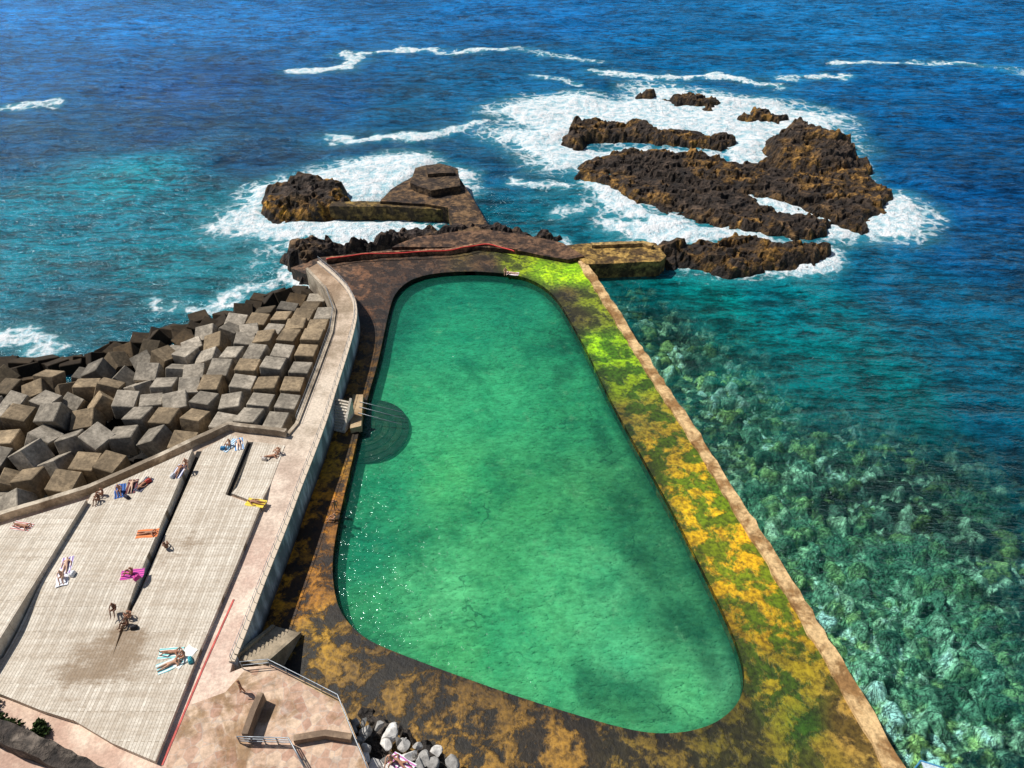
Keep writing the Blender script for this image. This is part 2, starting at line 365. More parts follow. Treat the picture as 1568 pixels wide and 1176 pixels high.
# ------------------------------------------------------------------ rocks
def rock(name,poly,Hh,edge=2.5,step=.42,dark=(50,40,32),och=(136,100,46),seed=0,zb=-1.0,rim=.8,flat=.0,amp=1.3,grow=.45):
    mn=poly.min(0)-4;mx=poly.max(0)+4
    xs=np.arange(mn[0],mx[0],step);ys=np.arange(mn[1],mx[1],step); X,Y=np.meshgrid(xs,ys);nx,ny=len(xs),len(ys);x=X.ravel();y=Y.ravel()
    d=sdf(x,y,poly)+grow+(fbm(x*.3,y*.3,4,seed)-.5)*3.0+(fbm(x*1.1,y*1.1,2,seed+1)-.5)*1.4
    t=sstep(-.5,edge,d)
    b=ridged(x*.14+y*.06,y*.2,5,seed+2); c=fbm(x*.6,y*.6,4,seed+5)
    w1,w2,wi=worley(x*.3+c*1.2,y*.45+c,seed+3); q1,q2,qi=worley(x*.9+c,y*1.0,seed+8)
    hh=Hh*(.35+.75*b*(1-flat)+.35*flat)+(c-.5)*amp+(wi-.5)*.8*(1-flat)+(qi-.5)*.45-.35*sstep(.12,0,w2-w1)
    q=.5; hq=np.floor(hh/q)*q+q*sstep(.3,.7,(hh/q)%1); hh=.3*hh+.7*hq
    z=zb+(hh-zb)*t
    keep=d>-1.6
    edgef=np.clip(1-sstep(0,4.5,d),0,1)*rim
    n=fbm(x*.2,y*.2,4,seed+11)
    k=np.clip(edgef*.65+sstep(.46,.62,n)*.85,0,1)
    dk=lin(dark);oc=lin(och)
    sh=(.5+.95*qi)[:,None]
    ca=dk[None]*sh; cb=(dk[None]*2.0*(1-k[:,None])+oc[None]*k[:,None])*sh
    wet=(1-sstep(.1,.9,z))[:,None]; ca=ca*(1-.5*wet); cb=cb*(1-.45*wet)
    idx=np.arange(nx*ny).reshape(ny,nx)
    Fc=np.stack([idx[:-1,:-1],idx[:-1,1:],idx[1:,1:],idx[1:,:-1]],-1).reshape(-1,4)
    Fc=Fc[keep[Fc].all(1)]
    used=np.zeros(len(x),bool); used[Fc.ravel()]=True; rm=np.cumsum(used)-1
    return mk(name,np.stack([x,y,z],1)[used],rm[Fc].tolist(),M_rock,ca[used],cb[used],False)
isl=empty('rocky_islet')
for k,h,s,e,gr in(('A',1.6,1,2,.5),('B',1.15,4,1.8,1.3),('C',2.9,9,3.5,.8)):
    o=rock('islet_'+k,RW[k],h,e,.36,seed=s,grow=gr,amp=1.0); o.parent=isl
rock('sea_rock',RW['D'],1.5,2.,.34,seed=14,grow=.8,amp=1.0)
for k,s in(('E',20),('F',22),('Gk',25)): rock('sea_rock',RW[k],1.3,1.4,.36,seed=s,grow=.9)
rock('sea_rock',RW['H'],2.6,2.8,.36,seed=31,och=(170,122,42),rim=1.3,grow=.9)
rock('shore_rocks',RW['bank'],2.5,2.0,.33,seed=37,och=(100,78,54),dark=(50,40,35),amp=1.0,zb=-1,grow=.2)

# ------------------------------------------------------------------ jetty
def slab(name,poly,z,zb,mat,ca,cb,step=.8,parent=None,zf=None,holes=()):
    V,Fc=triang(np.array(poly),holes,step); zz=np.full(len(V),z) if zf is None else zf(V[:,0],V[:,1])
    A=np.hstack([V,zz[:,None]]); Fl=[tuple(f) for f in Fc]
    cnt={}
    for f in Fl:
        for i in range(3):
            a,b=f[i],f[(i+1)%3]; cnt[(a,b)]=1
    bd=[(a,b) for (a,b) in cnt if (b,a) not in cnt]
    mp={}; ex=[]
    for a,b in bd:
        for q in(a,b):
            if q not in mp: mp[q]=len(A)+len(ex); ex.append((A[q,0],A[q,1],zb))
    for a,b in bd: Fl.append((b,a,mp[a],mp[b]))
    A=np.vstack([A,np.array(ex)])
    inv={v:k for k,v in mp.items()}
    def fix(c):
        c=np.asarray(c,float)
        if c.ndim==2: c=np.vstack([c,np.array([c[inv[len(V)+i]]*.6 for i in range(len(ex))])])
        return c
    if callable(ca): ca,cb=ca(V[:,0],V[:,1])
    return mk(name,A,Fl,mat,fix(ca),fix(cb),parent=parent)
def wear(z,a=.18,s=0): return lambda x,y: z+(fbm(x*.6,y*.6,3,s)-.5)*a
jet=empty('stone_jetty')
slab('arm',GP([(582,308),(598,290),(632,270),(702,270),(722,300),(752,352),(740,362),(704,358),(686,318),(650,312)],2.0),2.0,-2,M_jet,lin((48,38,32)),lin((112,86,58)),.6,jet,wear(2.,.25,1))
slab('head_block',GP([(636,257),(672,250),(701,258),(705,284),(660,292),(628,280)],3.0),3.0,1.0,M_jet,lin((48,38,32)),lin((98,78,56)),.6,jet,wear(3.,.25,2))
slab('head_step',GP([(652,252),(690,254),(697,264),(655,266)],3.5),3.5,2.8,M_jet,lin((44,36,31)),lin((90,72,54)),.6,jet,wear(3.5,.2,3))
ribbon('cross_wall',GP([(505,312),(585,312),(690,318)],1.6),1.6,-2,1.6,M_jet,lin((60,48,32)),lin((128,104,56)),.8,jet,rough=.35)
slab('rock_pier',GP([(862,376),(900,372),(985,370),(1004,372),(1020,392),(1012,400),(960,402),(898,405),(880,392)],1.9),1.9,-2,M_jet,lin((76,58,34)),lin((165,132,70)),.6,None,wear(1.9,.2,4))
ribbon('pier_kerb',GP([(905,374),(984,371),(1000,376)],2.3),.7,1.85,2.35,M_jet,lin((100,80,52)),lin((170,140,88)),.7,rough=.15)
slab('shore_walkway',GP([(600,378),(640,362),(700,355),(745,352),(800,358),(862,372),(895,392),(870,398),(800,385),(740,378),(680,378)],2.1),2.1,-1,M_jet,lin((54,41,34)),lin((110,82,60)),.6,None,wear(2.1,.2,5))

# ------------------------------------------------------------------ pool + deck
pool_px=[(605,455),(625,435),(660,424),(720,420),(780,424),(820,435),(850,458),(870,490),(900,545),(935,620),(985,710),(1030,790),(1070,870),(1105,940),(1130,1000),(1140,1045),(1130,1082),(1100,1110),(1060,1125),(1010,1130),(960,1123),(880,1100),(800,1075),(700,1040),(620,1010),(560,985),(525,950),(512,910),(510,860),(520,800),(535,735),(550,670),(565,610),(580,560),(590,510),(598,475)]
pool=smoothpoly(GP(pool_px,ZW),2)
DS=[(500,415,(62,44,30),(118,88,64)),(560,430,(66,44,28),(112,76,50)),(570,470,(50,32,18),(98,64,38)),(550,560,(50,34,12),(130,88,22)),(530,680,(66,46,8),(172,122,20)),(485,790,(66,40,6),(188,120,14)),(460,900,(60,36,8),(196,128,16)),(480,980,(34,27,12),(156,116,24)),
 (560,1040,(30,24,13),(124,92,30)),(700,1090,(32,26,15),(146,108,38)),(850,1135,(38,29,15),(142,104,36)),(1000,1160,(38,32,15),(124,100,34)),(1130,1130,(50,48,14),(108,96,24)),(1230,1110,(40,72,8),(106,108,18)),(1260,1160,(66,66,14),(128,106,30)),(1200,1030,(52,74,8),(140,122,20)),(1170,950,(88,108,8),(186,146,20)),
 (1120,850,(108,122,8),(214,164,18)),(1060,755,(100,124,8),(218,176,20)),(1010,690,(68,90,10),(178,144,30)),(975,640,(58,82,12),(136,120,36)),(945,585,(54,88,10),(122,148,16)),(915,540,(74,124,8),(150,202,10)),(885,480,(50,46,20),(92,84,34)),(905,465,(66,76,16),(122,136,24)),(870,450,(50,42,24),(84,72,34)),
 (872,420,(138,190,6),(176,220,10)),(835,410,(116,156,8),(166,206,8)),(792,402,(80,92,14),(144,162,14)),(745,405,(50,36,24),(86,62,40)),(650,405,(48,34,24),(84,60,42)),(610,425,(50,34,24),(88,60,40)),(850,388,(60,46,26),(98,80,44)),(1300,1120,(96,76,26),(156,122,52)),(1350,1170,(96,76,32),(150,122,54))]
def deckcol(x,y):
    a,b=idw(x,y,DS,ZD,4.0,2)
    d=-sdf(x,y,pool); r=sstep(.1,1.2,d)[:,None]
    wt=np.where(x>0,.6,1.)[:,None]
    m=sstep(.46,.6,fbm(x*.7,y*.7,4,40))[:,None]*wt; m2=sstep(.5,.62,fbm(x*.22,y*.22,4,44))[:,None]*wt
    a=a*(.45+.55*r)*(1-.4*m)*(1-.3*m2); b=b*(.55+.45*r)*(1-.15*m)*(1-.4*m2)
    return a,b
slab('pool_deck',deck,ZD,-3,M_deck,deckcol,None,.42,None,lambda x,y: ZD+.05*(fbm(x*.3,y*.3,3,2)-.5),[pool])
ribbon('sea_wall',dr,1.05,-3,ZD+.28,M_lip,lin((140,104,62)),lin((208,174,124)),.8,None,-.2,rough=.22)
def basin():
    V,Fc=triang(pool,(),.4); x,y=V[:,0],V[:,1]
    PS=[(620,480,(14,98,78),(30,124,98)),(700,450,(20,112,90),(36,134,106)),(800,470,(20,110,88),(38,132,102)),(700,520,(28,126,96),(48,148,110)),(860,520,(24,100,72),(40,126,88)),(660,620,(48,142,98),(72,162,114)),(760,600,(50,144,100),(70,164,116)),(880,640,(40,122,84),(58,144,96)),(690,740,(60,150,96),(90,172,112)),(800,760,(44,116,74),(68,144,90)),
     (900,760,(56,128,80),(80,150,96)),(965,770,(32,76,48),(52,106,66)),(1010,860,(34,76,50),(54,104,68)),(1060,950,(42,88,60),(62,120,80)),(600,760,(34,126,90),(52,144,102)),(550,850,(18,108,82),(34,128,94)),(560,940,(46,126,88),(66,146,98)),(680,900,(74,158,108),(106,184,130)),(760,850,(52,130,82),(80,156,104)),(860,880,(64,148,102),(94,174,120)),(930,900,(76,158,112),(104,180,130)),(800,980,(66,152,106),(92,172,118)),(950,1020,(72,158,114),(96,176,128)),(1060,1060,(72,154,106),(98,174,118)),(1100,1040,(64,118,88),(82,140,102)),(700,1010,(64,150,96),(88,168,110)),(950,1095,(68,148,100),(88,164,108))]
    a,b=idw(x,y,PS,0,3.,2); a=np.minimum(a*1.5,1); b=np.minimum(b*1.5,1)
    m=sstep(.5,.68,fbm(x*.16,y*.16,5,60)); a=a*(1-.3*m[:,None]); 
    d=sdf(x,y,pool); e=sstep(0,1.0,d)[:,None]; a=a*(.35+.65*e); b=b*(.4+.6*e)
    ra=np.where(x>4,1,0)*sstep(5.5,3.2,d)*sstep(.6,1.6,d)*sstep(.42,.6,fbm(x*.35,y*.35,4,71))*.6; a=a*(1-ra[:,None]); b=b*(1-.75*ra[:,None])
    z=ZF+.3*(1-sstep(0,3,d))+(fbm(x*.2,y*.2,3,3)-.5)*.12
    n=NT('pool_floor'); o=n.obj(); f=n.ms(n.noise(o,.2,9,.74,.3),.36,.6); c=n.mix(f,n.attr('ca'),n.attr('cb'))
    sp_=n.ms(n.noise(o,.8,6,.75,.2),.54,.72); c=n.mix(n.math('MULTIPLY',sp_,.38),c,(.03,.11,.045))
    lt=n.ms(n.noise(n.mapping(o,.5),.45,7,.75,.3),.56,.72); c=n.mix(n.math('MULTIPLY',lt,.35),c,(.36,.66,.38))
    cr=n.n('ShaderNodeTexVoronoi',dict(feature='DISTANCE_TO_EDGE'),Vector=n.n('ShaderNodeVectorMath',dict(operation='ADD'),i0=o,i1=n.n('ShaderNodeVectorMath',dict(operation='SCALE'),i0=n.n('ShaderNodeTexNoise',Vector=o,Scale=.3,Detail=5.).outputs['Color'],Scale=9.).outputs[0]).outputs[0],Scale=.06).outputs['Distance']
    crack=n.math('MULTIPLY',n.ms(cr,.0,.012,1,0),n.ms(n.noise(o,.12,2),.5,.58)); c=n.mix(n.math('MULTIPLY',crack,.6),c,(.01,.05,.02))
    p=n.n('ShaderNodeBsdfDiffuse',Color=c)
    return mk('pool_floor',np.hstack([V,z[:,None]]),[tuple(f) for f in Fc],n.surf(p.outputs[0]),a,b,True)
sw=empty('tidal_pool'); fl_=basin(); fl_.parent=sw
pr=resample(pool,.5); n_=len(pr)
Vw=[(p[0],p[1],ZD-.02) for p in pr]+[(p[0],p[1],-1.2) for p in pr]
mk('pool_wall',Vw,[(i,(i+1)%n_,n_+(i+1)%n_,n_+i) for i in range(n_)],M_lip,lin((16,16,12)),lin((38,36,22)),parent=sw)
def pool_water():
    V,Fc=triang(pool,(),1.0)
    n=NT('pool_water'); o=n.obj()
    w=n.mapping(o,math.radians(25),(.7,1.35,1)); a=n.noise(w,.9,3,.65,.3); b=n.noise(w,2.8,3,.65,.2); big=n.noise(o,.12,2,.5)
    h=n.math('ADD',n.math('MULTIPLY',a,.4),n.math('MULTIPLY',b,.22)); nor=n.bump(h,.8,.5)
    v=n.ms(n.math('ADD',n.math('MULTIPLY',a,.45),n.math('MULTIPLY',b,.55)),.36,.64,.78,1.14)
    body=n.mul(n.mix(n.ms(big,.35,.65),(.014,.20,.13),(.020,.25,.15)),v)
    tcol=n.mul((.88,.96,.92),v)
    inn=n.n('ShaderNodeMixShader',i0=.78,i1=n.n('ShaderNodeBsdfDiffuse',Color=body,Normal=nor).outputs[0],i2=n.n('ShaderNodeBsdfTransparent',Color=tcol).outputs[0])
    gl=n.n('ShaderNodeBsdfGlossy',Color=(.85,1,.97,1),Roughness=.1,Normal=nor); fr=n.n('ShaderNodeFresnel',IOR=1.33,Normal=nor)
    return mk('pool_water',np.hstack([V,np.full((len(V),1),ZW)]),[tuple(f) for f in Fc],n.surf(n.n('ShaderNodeMixShader',i0=fr.outputs[0],i1=inn.outputs[0],i2=gl.outputs[0]).outputs[0]),parent=sw,smooth=True)
pool_water()
ctr=Vector((*G(556,652,1.0),0))
for i,(r,zt) in enumerate([(4.1,.5),(3.5,.6),(2.9,.7),(2.3,.8),(1.7,.9),(1.1,1.0)]):
    V=[];N=48
    for k in range(N):
        a=2*math.pi*k/N; V.append((ctr.x+r*math.cos(a),ctr.y+r*math.sin(a)*1.05,zt))
    V+= [(v[0],v[1],-1) for v in V]
    cc=lin((40,48,26)) if i%2 else lin((12,16,9))
    mk('entry_step_%d'%i,V,[tuple(range(N))]+[(k,N+k,N+(k+1)%N,(k+1)%N) for k in range(N)],M_lip,cc*.5,cc,parent=sw)
tube('entry_handrail',[[(*G(u0,v0,ZD),ZD),(*G(u0,v0,ZD),ZD+.7),(*G(u1,v1,ZW),ZW+.4),(*G(u1,v1,ZW),.2)] for u0,v0,u1,v1 in((552,624,616,636),(552,632,620,646),(550,641,616,655))],.03,M_steel,sw)

# ------------------------------------------------------------------ terrace
TS=[(480,420,(142,118,94),(186,160,134)),(520,500,(150,132,110),(196,176,154)),(480,620,(170,154,134),(210,194,174)),(440,760,(186,164,146),(222,202,182)),(390,880,(198,170,152),(228,208,188)),(330,1010,(202,174,156),(230,208,188)),(280,1120,(206,170,152),(230,206,184)),(330,1130,(170,136,116),(216,188,166)),(420,1150,(172,138,114),(216,188,160)),(470,1070,(160,132,90),(208,180,134)),(430,1060,(178,146,122),(214,188,158)),(150,1150,(198,166,146),(226,202,180)),(30,1090,(180,148,130),(212,186,164))]
slab('terrace_pavement',plat,ZT,.5,M_conc,lambda x,y:idw(x,y,TS,ZT,3.,2),None,.8)
def pav_mat():
    n=NT('pink_crazy_paving'); o=n.obj()
    vo=n.n('ShaderNodeTexVoronoi',Vector=o,Scale=1.6); ve=n.n('ShaderNodeTexVoronoi',dict(feature='DISTANCE_TO_EDGE'),Vector=o,Scale=1.6)
    hs=n.n('ShaderNodeSeparateColor',i0=vo.outputs['Color']).outputs[0]
    c=n.mix(hs,tuple(lin((180,140,118))),tuple(lin((216,188,160)))); c=n.mix(n.ms(ve.outputs['Distance'],.0,.05,.6,0),c,(.5,.43,.36))
    s=n.ms(n.noise(o,.3,7,.7,.4),.46,.6); c=n.mix(n.math('MULTIPLY',s,.75),c,tuple(lin((138,106,66))))
    c=n.mul(c,n.ms(n.noise(o,3,5,.7),.3,.7,.72,1.15))
    p=n.n('ShaderNodeBsdfPrincipled',Base_Color=c,Roughness=.85,Normal=n.bump(ve.outputs['Distance'],.3,.05)); return n.surf(p.outputs[0])
M_pav=pav_mat()
V,Fc=triang(GP([(345,1060),(375,1026),(414,1022),(468,1049),(518,1075),(542,1132),(570,1200),(580,1290),(230,1290),(262,1140),(290,1080)],ZT),(),1.)
mk('paving',np.hstack([V,np.full((len(V),1),ZT+.006)]),[tuple(f) for f in Fc],M_pav)
ribbon('red_line',GP([(358,918),(308,1030),(248,1172)],ZT),.12,ZT+.010,ZT+.03,mat_plain('faded_red_paint',(190,80,70),.7,.3,2),lin((200,60,60)),lin((200,60,60)),2)
def wallmat():
    n=NT('painted_retaining_wall'); o=n.obj(); z=n.n('ShaderNodeSeparateXYZ',i0=o).outputs[2]
    st=n.noise(n.mapping(o,0,(1,1,.25)),.9,5,.7)
    c=n.mix(n.ms(st,.4,.65),tuple(lin((110,120,128))),tuple(lin((190,200,210)))); 
    c=n.mix(n.ms(z,1.6,2.6,.9,0),c,tuple(lin((36,34,28)))); c=n.mix(n.ms(z,3.85,3.95),c,tuple(lin((206,188,166))))
    p=n.n('ShaderNodeBsdfPrincipled',Base_Color=c,Roughness=.8,Normal=n.bump(st,.4,.05)); return n.surf(p.outputs[0])
ribbon('retaining_wall',WL,.4,.6,ZT+.2,wallmat(),lin((100,100,100)),lin((150,150,150)),.8,None,.0)
def railing(name,pts,z,h=1.0,sp_=2.0,rails=2,step=1.,r=.022):
    p=resample(np.array(pts),step,False); e=empty(name)
    paths=[[(q[0],q[1],z+h*(k+1)/rails) for q in p] for k in range(rails)]
    for q in resample(np.array(pts),sp_,False): paths.append([(q[0],q[1],z),(q[0],q[1],z+h+.02)])
    tube('rails',paths,r,M_steel,e)
railing('steel_railing',WL,ZT+.19,.62,2.2,2,r=.018)
railing('steel_railing',GP([(372,1024),(414,1020),(468,1047),(520,1074),(543,1132),(570,1195)],ZT),ZT,.8,1.3,2,r=.03)
railing('steel_railing',GP([(500,446),(511,478),(506,508),(484,570),(455,646)],ZT),ZT,.7,2.2,2,r=.018)
railing('steel_railing',GP([(368,1138),(446,1140),(468,1180)],ZT),ZT,.8,.8,3,r=.035)
ribbon('stone_wall',GP([(404,1072),(392,1100),(380,1135)],ZT),.35,ZT,ZT+.9,M_conc,lin((120,100,82)),lin((178,152,124)),.6)
ribbon('stone_wall',GP([(452,1136),(500,1128),(540,1134)],ZT),.35,ZT,ZT+.5,M_conc,lin((120,100,82)),lin((178,152,124)),.6)
ribbon('sea_parapet',GP([(-100,830),(0,797),(140,754),(250,705),(352,657),(440,668)],ZT),.4,ZT-2.2,ZT+.7,M_conc,lin((132,118,100)),lin((204,190,168)),.9,rough=.06)
ribbon('promenade_kerb',GP([(440,668),(455,650),(485,572),(508,510),(513,475),(498,442),(470,412)],ZT),.3,ZT-2.5,ZT+.18,M_conc,lin((132,118,100)),lin((190,174,152)),.9)
pA,pB=np.array(G(305,705,4.3)),np.array(G(190,945,4.3)); ang=math.atan2(pB[1]-pA[1],pB[0]-pA[0])
def slatmat():
    n=NT('slatted_boards'); o=n.obj(); m=n.mapping(o,-ang,(1,1,1))
    br=n.n('ShaderNodeTexBrick',dict(offset=.5),Vector=m,Color1=(*lin((196,184,166)),1),Color2=(*lin((224,214,197)),1),Mortar=(*lin((132,118,98)),1),Scale=1.)
    br.inputs['Mortar Size'].default_value=.016; br.inputs['Brick Width'].default_value=3.4; br.inputs['Row Height'].default_value=.2; br.inputs['Mortar Smooth'].default_value=.5
    c=br.outputs['Color']
    st=n.ms(n.noise(n.mapping(o,-ang,(.22,2.2,1)),1.1,6,.8),.38,.66); c=n.mix(n.math('MULTIPLY',st,.45),c,tuple(lin((156,136,112))))
    m2=n.n('ShaderNodeSeparateColor',i0=n.attr('msk')).outputs[0]
    s2=n.ms(n.math('ADD',n.noise(n.mapping(o,-ang,(.6,1.5,1)),.45,9,.78,.1),n.math('MULTIPLY',m2,.30)),.58,.8); c=n.mix(n.math('MULTIPLY',s2,.72),c,tuple(lin((124,98,68))))
    c=n.mul(c,n.ms(n.noise(o,6,4),.3,.7,.84,1.1))
    p=n.n('ShaderNodeBsdfPrincipled',Base_Color=c,Roughness=.85,Normal=n.bump(br.outputs['Fac'],-.6,.03)); return n.surf(p.outputs[0])
M_slat=slatmat()
terr=empty('sunbathing_terrace')
dirv=(pB-pA)/np.linalg.norm(pB-pA)
def along(x,y,u0,v0): 
    q=np.array(G(u0,v0,4.3)); return (x-q[0])*dirv[0]+(y-q[1])*dirv[1]
def slat(name,px,z,zf=None):
    P=GP(px,z); V,Fc=triang(P,(),.9); zz=np.full(len(V),z) if zf is None else zf(V[:,0],V[:,1])
    c1=np.array(G(150,1010,4.2)); c2=np.array(G(190,975,4.2)); c3=np.array(G(300,830,4.2))
    x,y=V[:,0],V[:,1]
    m=np.maximum(np.exp(-((x-c1[0])**2+(y-c1[1])**2)/9),.8*np.exp(-((x-c2[0])**2+(y-c2[1])**2)/4)); m=np.maximum(m,.45*np.exp(-((x-c3[0])**2+(y-c3[1])**2)/7))
    A=np.hstack([V,zz[:,None]]); Fl=[tuple(f) for f in Fc]; st=set()
    for f in Fl:
        for i in range(3): st.add((f[i],f[(i+1)%3]))
    bd=[e for e in st if (e[1],e[0]) not in st]; mp={};ex=[];me=[]
    for a,b in bd:
        for q in(a,b):
            if q not in mp: mp[q]=len(A)+len(ex); ex.append((A[q,0],A[q,1],ZT-.1)); me.append(m[q])
    for a,b in bd: Fl.append((b,a,mp[a],mp[b]))
    A=np.vstack([A,ex]); mm=np.concatenate([m,me])
    mk(name,A,Fl,M_slat,parent=terr,extra=np.stack([mm]*3,1))
LB=np.linalg.norm(pB-pA)
z2=lambda x,y: 4.172+.52*(1-sstep(LB*.8,LB*1.12,along(x,y,305,705)))
LA=np.linalg.norm(np.array(G(350,757,4.3))-np.array(G(383,675,4.3)))
z4=lambda x,y: 3.84+.32*sstep(LA*.75,LA*1.0,along(x,y,383,675))
slat('upper_step',[(-300,905),(0,805),(132,765),(-16,1003),(-300,1440)],5.1)
slat('middle_step',[(142,760),(250,712),(296,691),(184,957),(163,1022),(108,1099),(60,1084),(0,1060),(-60,1040),(2,1003)],4.45,z2)
slat('lower_step',[(310,689),(352,665),(379,674),(345,757),(398,777),(362,865),(300,1010),(238,1166),(172,1138),(110,1101),(165,1022),(191,960)],4.17)
slat('side_step',[(388,674),(436,680),(432,690),(400,775),(355,757)],4.0,z4)
for pts_ in ([(308,690),(196,940)],[(142,764),(-4,1003)],[(383,676),(350,758)]): ribbon('riser_shadow_strip',GP(pts_,ZT+.1),.75,ZT-.05,ZT+.03,M_dark,lin((20,20,20)),lin((30,30,30)),2,terr)  # dark strips along the risers, painting in the shadow the steps cast

# ------------------------------------------------------------------ stairs
def stairs(name,top,bot,w,zt,zb,n,ca,cb):
    a=Vector(top);b=Vector(bot); d=(b-a); L=d.length; d.normalize(); nr=Vector((-d.y,d.x)); V=[];Fc=[]
    for i in range(n):
        z=zt-(zt-zb)*(i+1)/(n+1); s0=L*i/n; s1=L*(i+1)/n
        c=[a+d*s0-nr*w/2,a+d*s1-nr*w/2,a+d*s1+nr*w/2,a+d*s0+nr*w/2]; k=len(V)
        V+=[(q.x,q.y,z) for q in c]+[(q.x,q.y,zb-.3) for q in c]
        Fc+=[(k,k+1,k+2,k+3),(k+1,k+5,k+6,k+2),(k,k+4,k+5,k+1),(k+3,k+2,k+6,k+7)]
    e=empty(name); mk('steps',V,Fc,M_conc,ca,cb,parent=e)
    for s in(-1,1):
        q0=a+nr*s*(w/2+.13);q1=b+nr*s*(w/2+.13)
        ribbon('cheek',[(q0.x,q0.y),(q1.x,q1.y)],.22,zb-.3,[zt+.25,zb+.3],M_conc,ca,cb,.5,e)
    return e
stairs('concrete_stairs',G(524,610,3.8),G(513,660,1.6),1.5,ZT,ZD,11,lin((186,174,156)),lin((220,212,198)))
stairs('concrete_stairs',G(384,1012,3.8),G(440,966,1.6),1.7,ZT,ZD,11,lin((120,108,90)),lin((168,152,128)))
slab('stair_landing',GP([(540,604),(556,604),(553,652),(536,656)],2.2),2.2,ZD-.1,M_conc,lin((150,120,85)),lin((190,165,130)),.5)

# ------------------------------------------------------------------ breakwater blocks
def blocks():
    bm=bmesh.new(); bmesh.ops.create_cube(bm,size=1.0); bmesh.ops.bevel(bm,geom=bm.edges[:],offset=.03,segments=1,affect='EDGES',profile=.5)
    bv=np.array([v.co[:] for v in bm.verts]); bf=[[v.index for v in f.verts] for f in bm.faces]; bm.free()
    reg=GP([(-220,590),(-60,565),(0,552),(60,548),(120,535),(200,510),(260,494),(320,476),(380,456),(430,442),(470,432),(500,440),(516,476),(511,510),(489,570),(458,645),(442,668),(352,660),(250,706),(140,755),(0,797),(-100,830),(-260,850)],3.0)
    sea=GP([(-220,590),(-60,565),(0,552),(60,548),(120,535),(200,510),(260,494),(320,476),(380,456),(430,442),(480,430)],2.4)
    a0=np.array(G(508,510,2.5));a1=np.array(G(452,650,2.5)); th=math.atan2(a1[1]-a0[1],a1[0]-a0[0])
    V=[];Fc=[];A=[];B=[]; R=random.Random(5)
    ux,uy=math.cos(th),math.sin(th)
    def put(x,y,z,s,yaw,tx,ty,col):
        M=Matrix.Rotation(yaw,3,'Z')@Matrix.Rotation(tx,3,'X')@Matrix.Rotation(ty,3,'Y'); M=np.array(M)
        pts=(bv*np.array(s))@M.T+np.array([x,y,z]); k=len(V)
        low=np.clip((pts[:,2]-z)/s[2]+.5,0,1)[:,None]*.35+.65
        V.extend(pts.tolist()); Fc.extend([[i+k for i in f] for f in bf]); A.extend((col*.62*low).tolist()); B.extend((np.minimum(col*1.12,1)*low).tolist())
    spx=2.46; s_=1.96
    for i in range(-34,46):
        for j in range(0,48):
            s=i*spx; t=j*spx+1.1
            x=a0[0]+ux*s+uy*t; y=a0[1]+uy*s-ux*t
            far=min(1,max(0,(-x-22)/16.))
            x+=R.uniform(-1,1)*(.16+.34*far); y+=R.uniform(-1,1)*(.16+.34*far)
            X=np.array([x]);Y=np.array([y]); d=sdf(X,Y,reg)[0]
            if d<.6 or R.random()<.05*far: continue
            ds=dline(X,Y,sea)[0]
            z=.7+min(ds,12)*.19+R.uniform(-.25,.25)+far*R.uniform(-.7,.35)
            tilt=.06+far*.3
            g=R.uniform(.72,1.12); base=lin((168,157,140))
            if R.random()<.4: base=lin((156,136,108))
            if ds<3: base=base*.3*lin((255,240,215))
            elif ds<6 and R.random()<.5: base=base*.5
            put(x,y,z,(s_*R.uniform(.93,1.05),s_*R.uniform(.93,1.05),s_*.97),th+R.gauss(0,.06+far*.32),R.gauss(0,tilt),R.gauss(0,tilt),base*g)
    sp2=resample(sea,2.2,False)
    for q in sp2:
        for k in(0,1):
            put(q[0]+R.uniform(-1,1)+.3,q[1]+.8+k*1.6+R.uniform(-.8,.8),.1-k*.45+R.uniform(-.3,.3),(2.,2.,2.),R.uniform(0,3),R.gauss(0,.3),R.gauss(0,.3),lin((62,50,34))*R.uniform(.5,1.1))
    mk('breakwater_blocks',V,Fc,M_block,np.array(A),np.array(B))
    rock('shore_rocks',reg,.6,3,.6,seed=51,dark=(16,14,12),och=(40,31,20),amp=.6,flat=.8,grow=0)
blocks()
nr=GP([(470,1064),(545,1092),(600,1112),(660,1140),(735,1180),(760,1290),(560,1290),(548,1130),(522,1078)],1.8)
rock('near_rocks',nr,2.4,.8,.25,seed=61,dark=(50,45,41),och=(108,98,88),amp=1.2,zb=1.0,grow=.1)
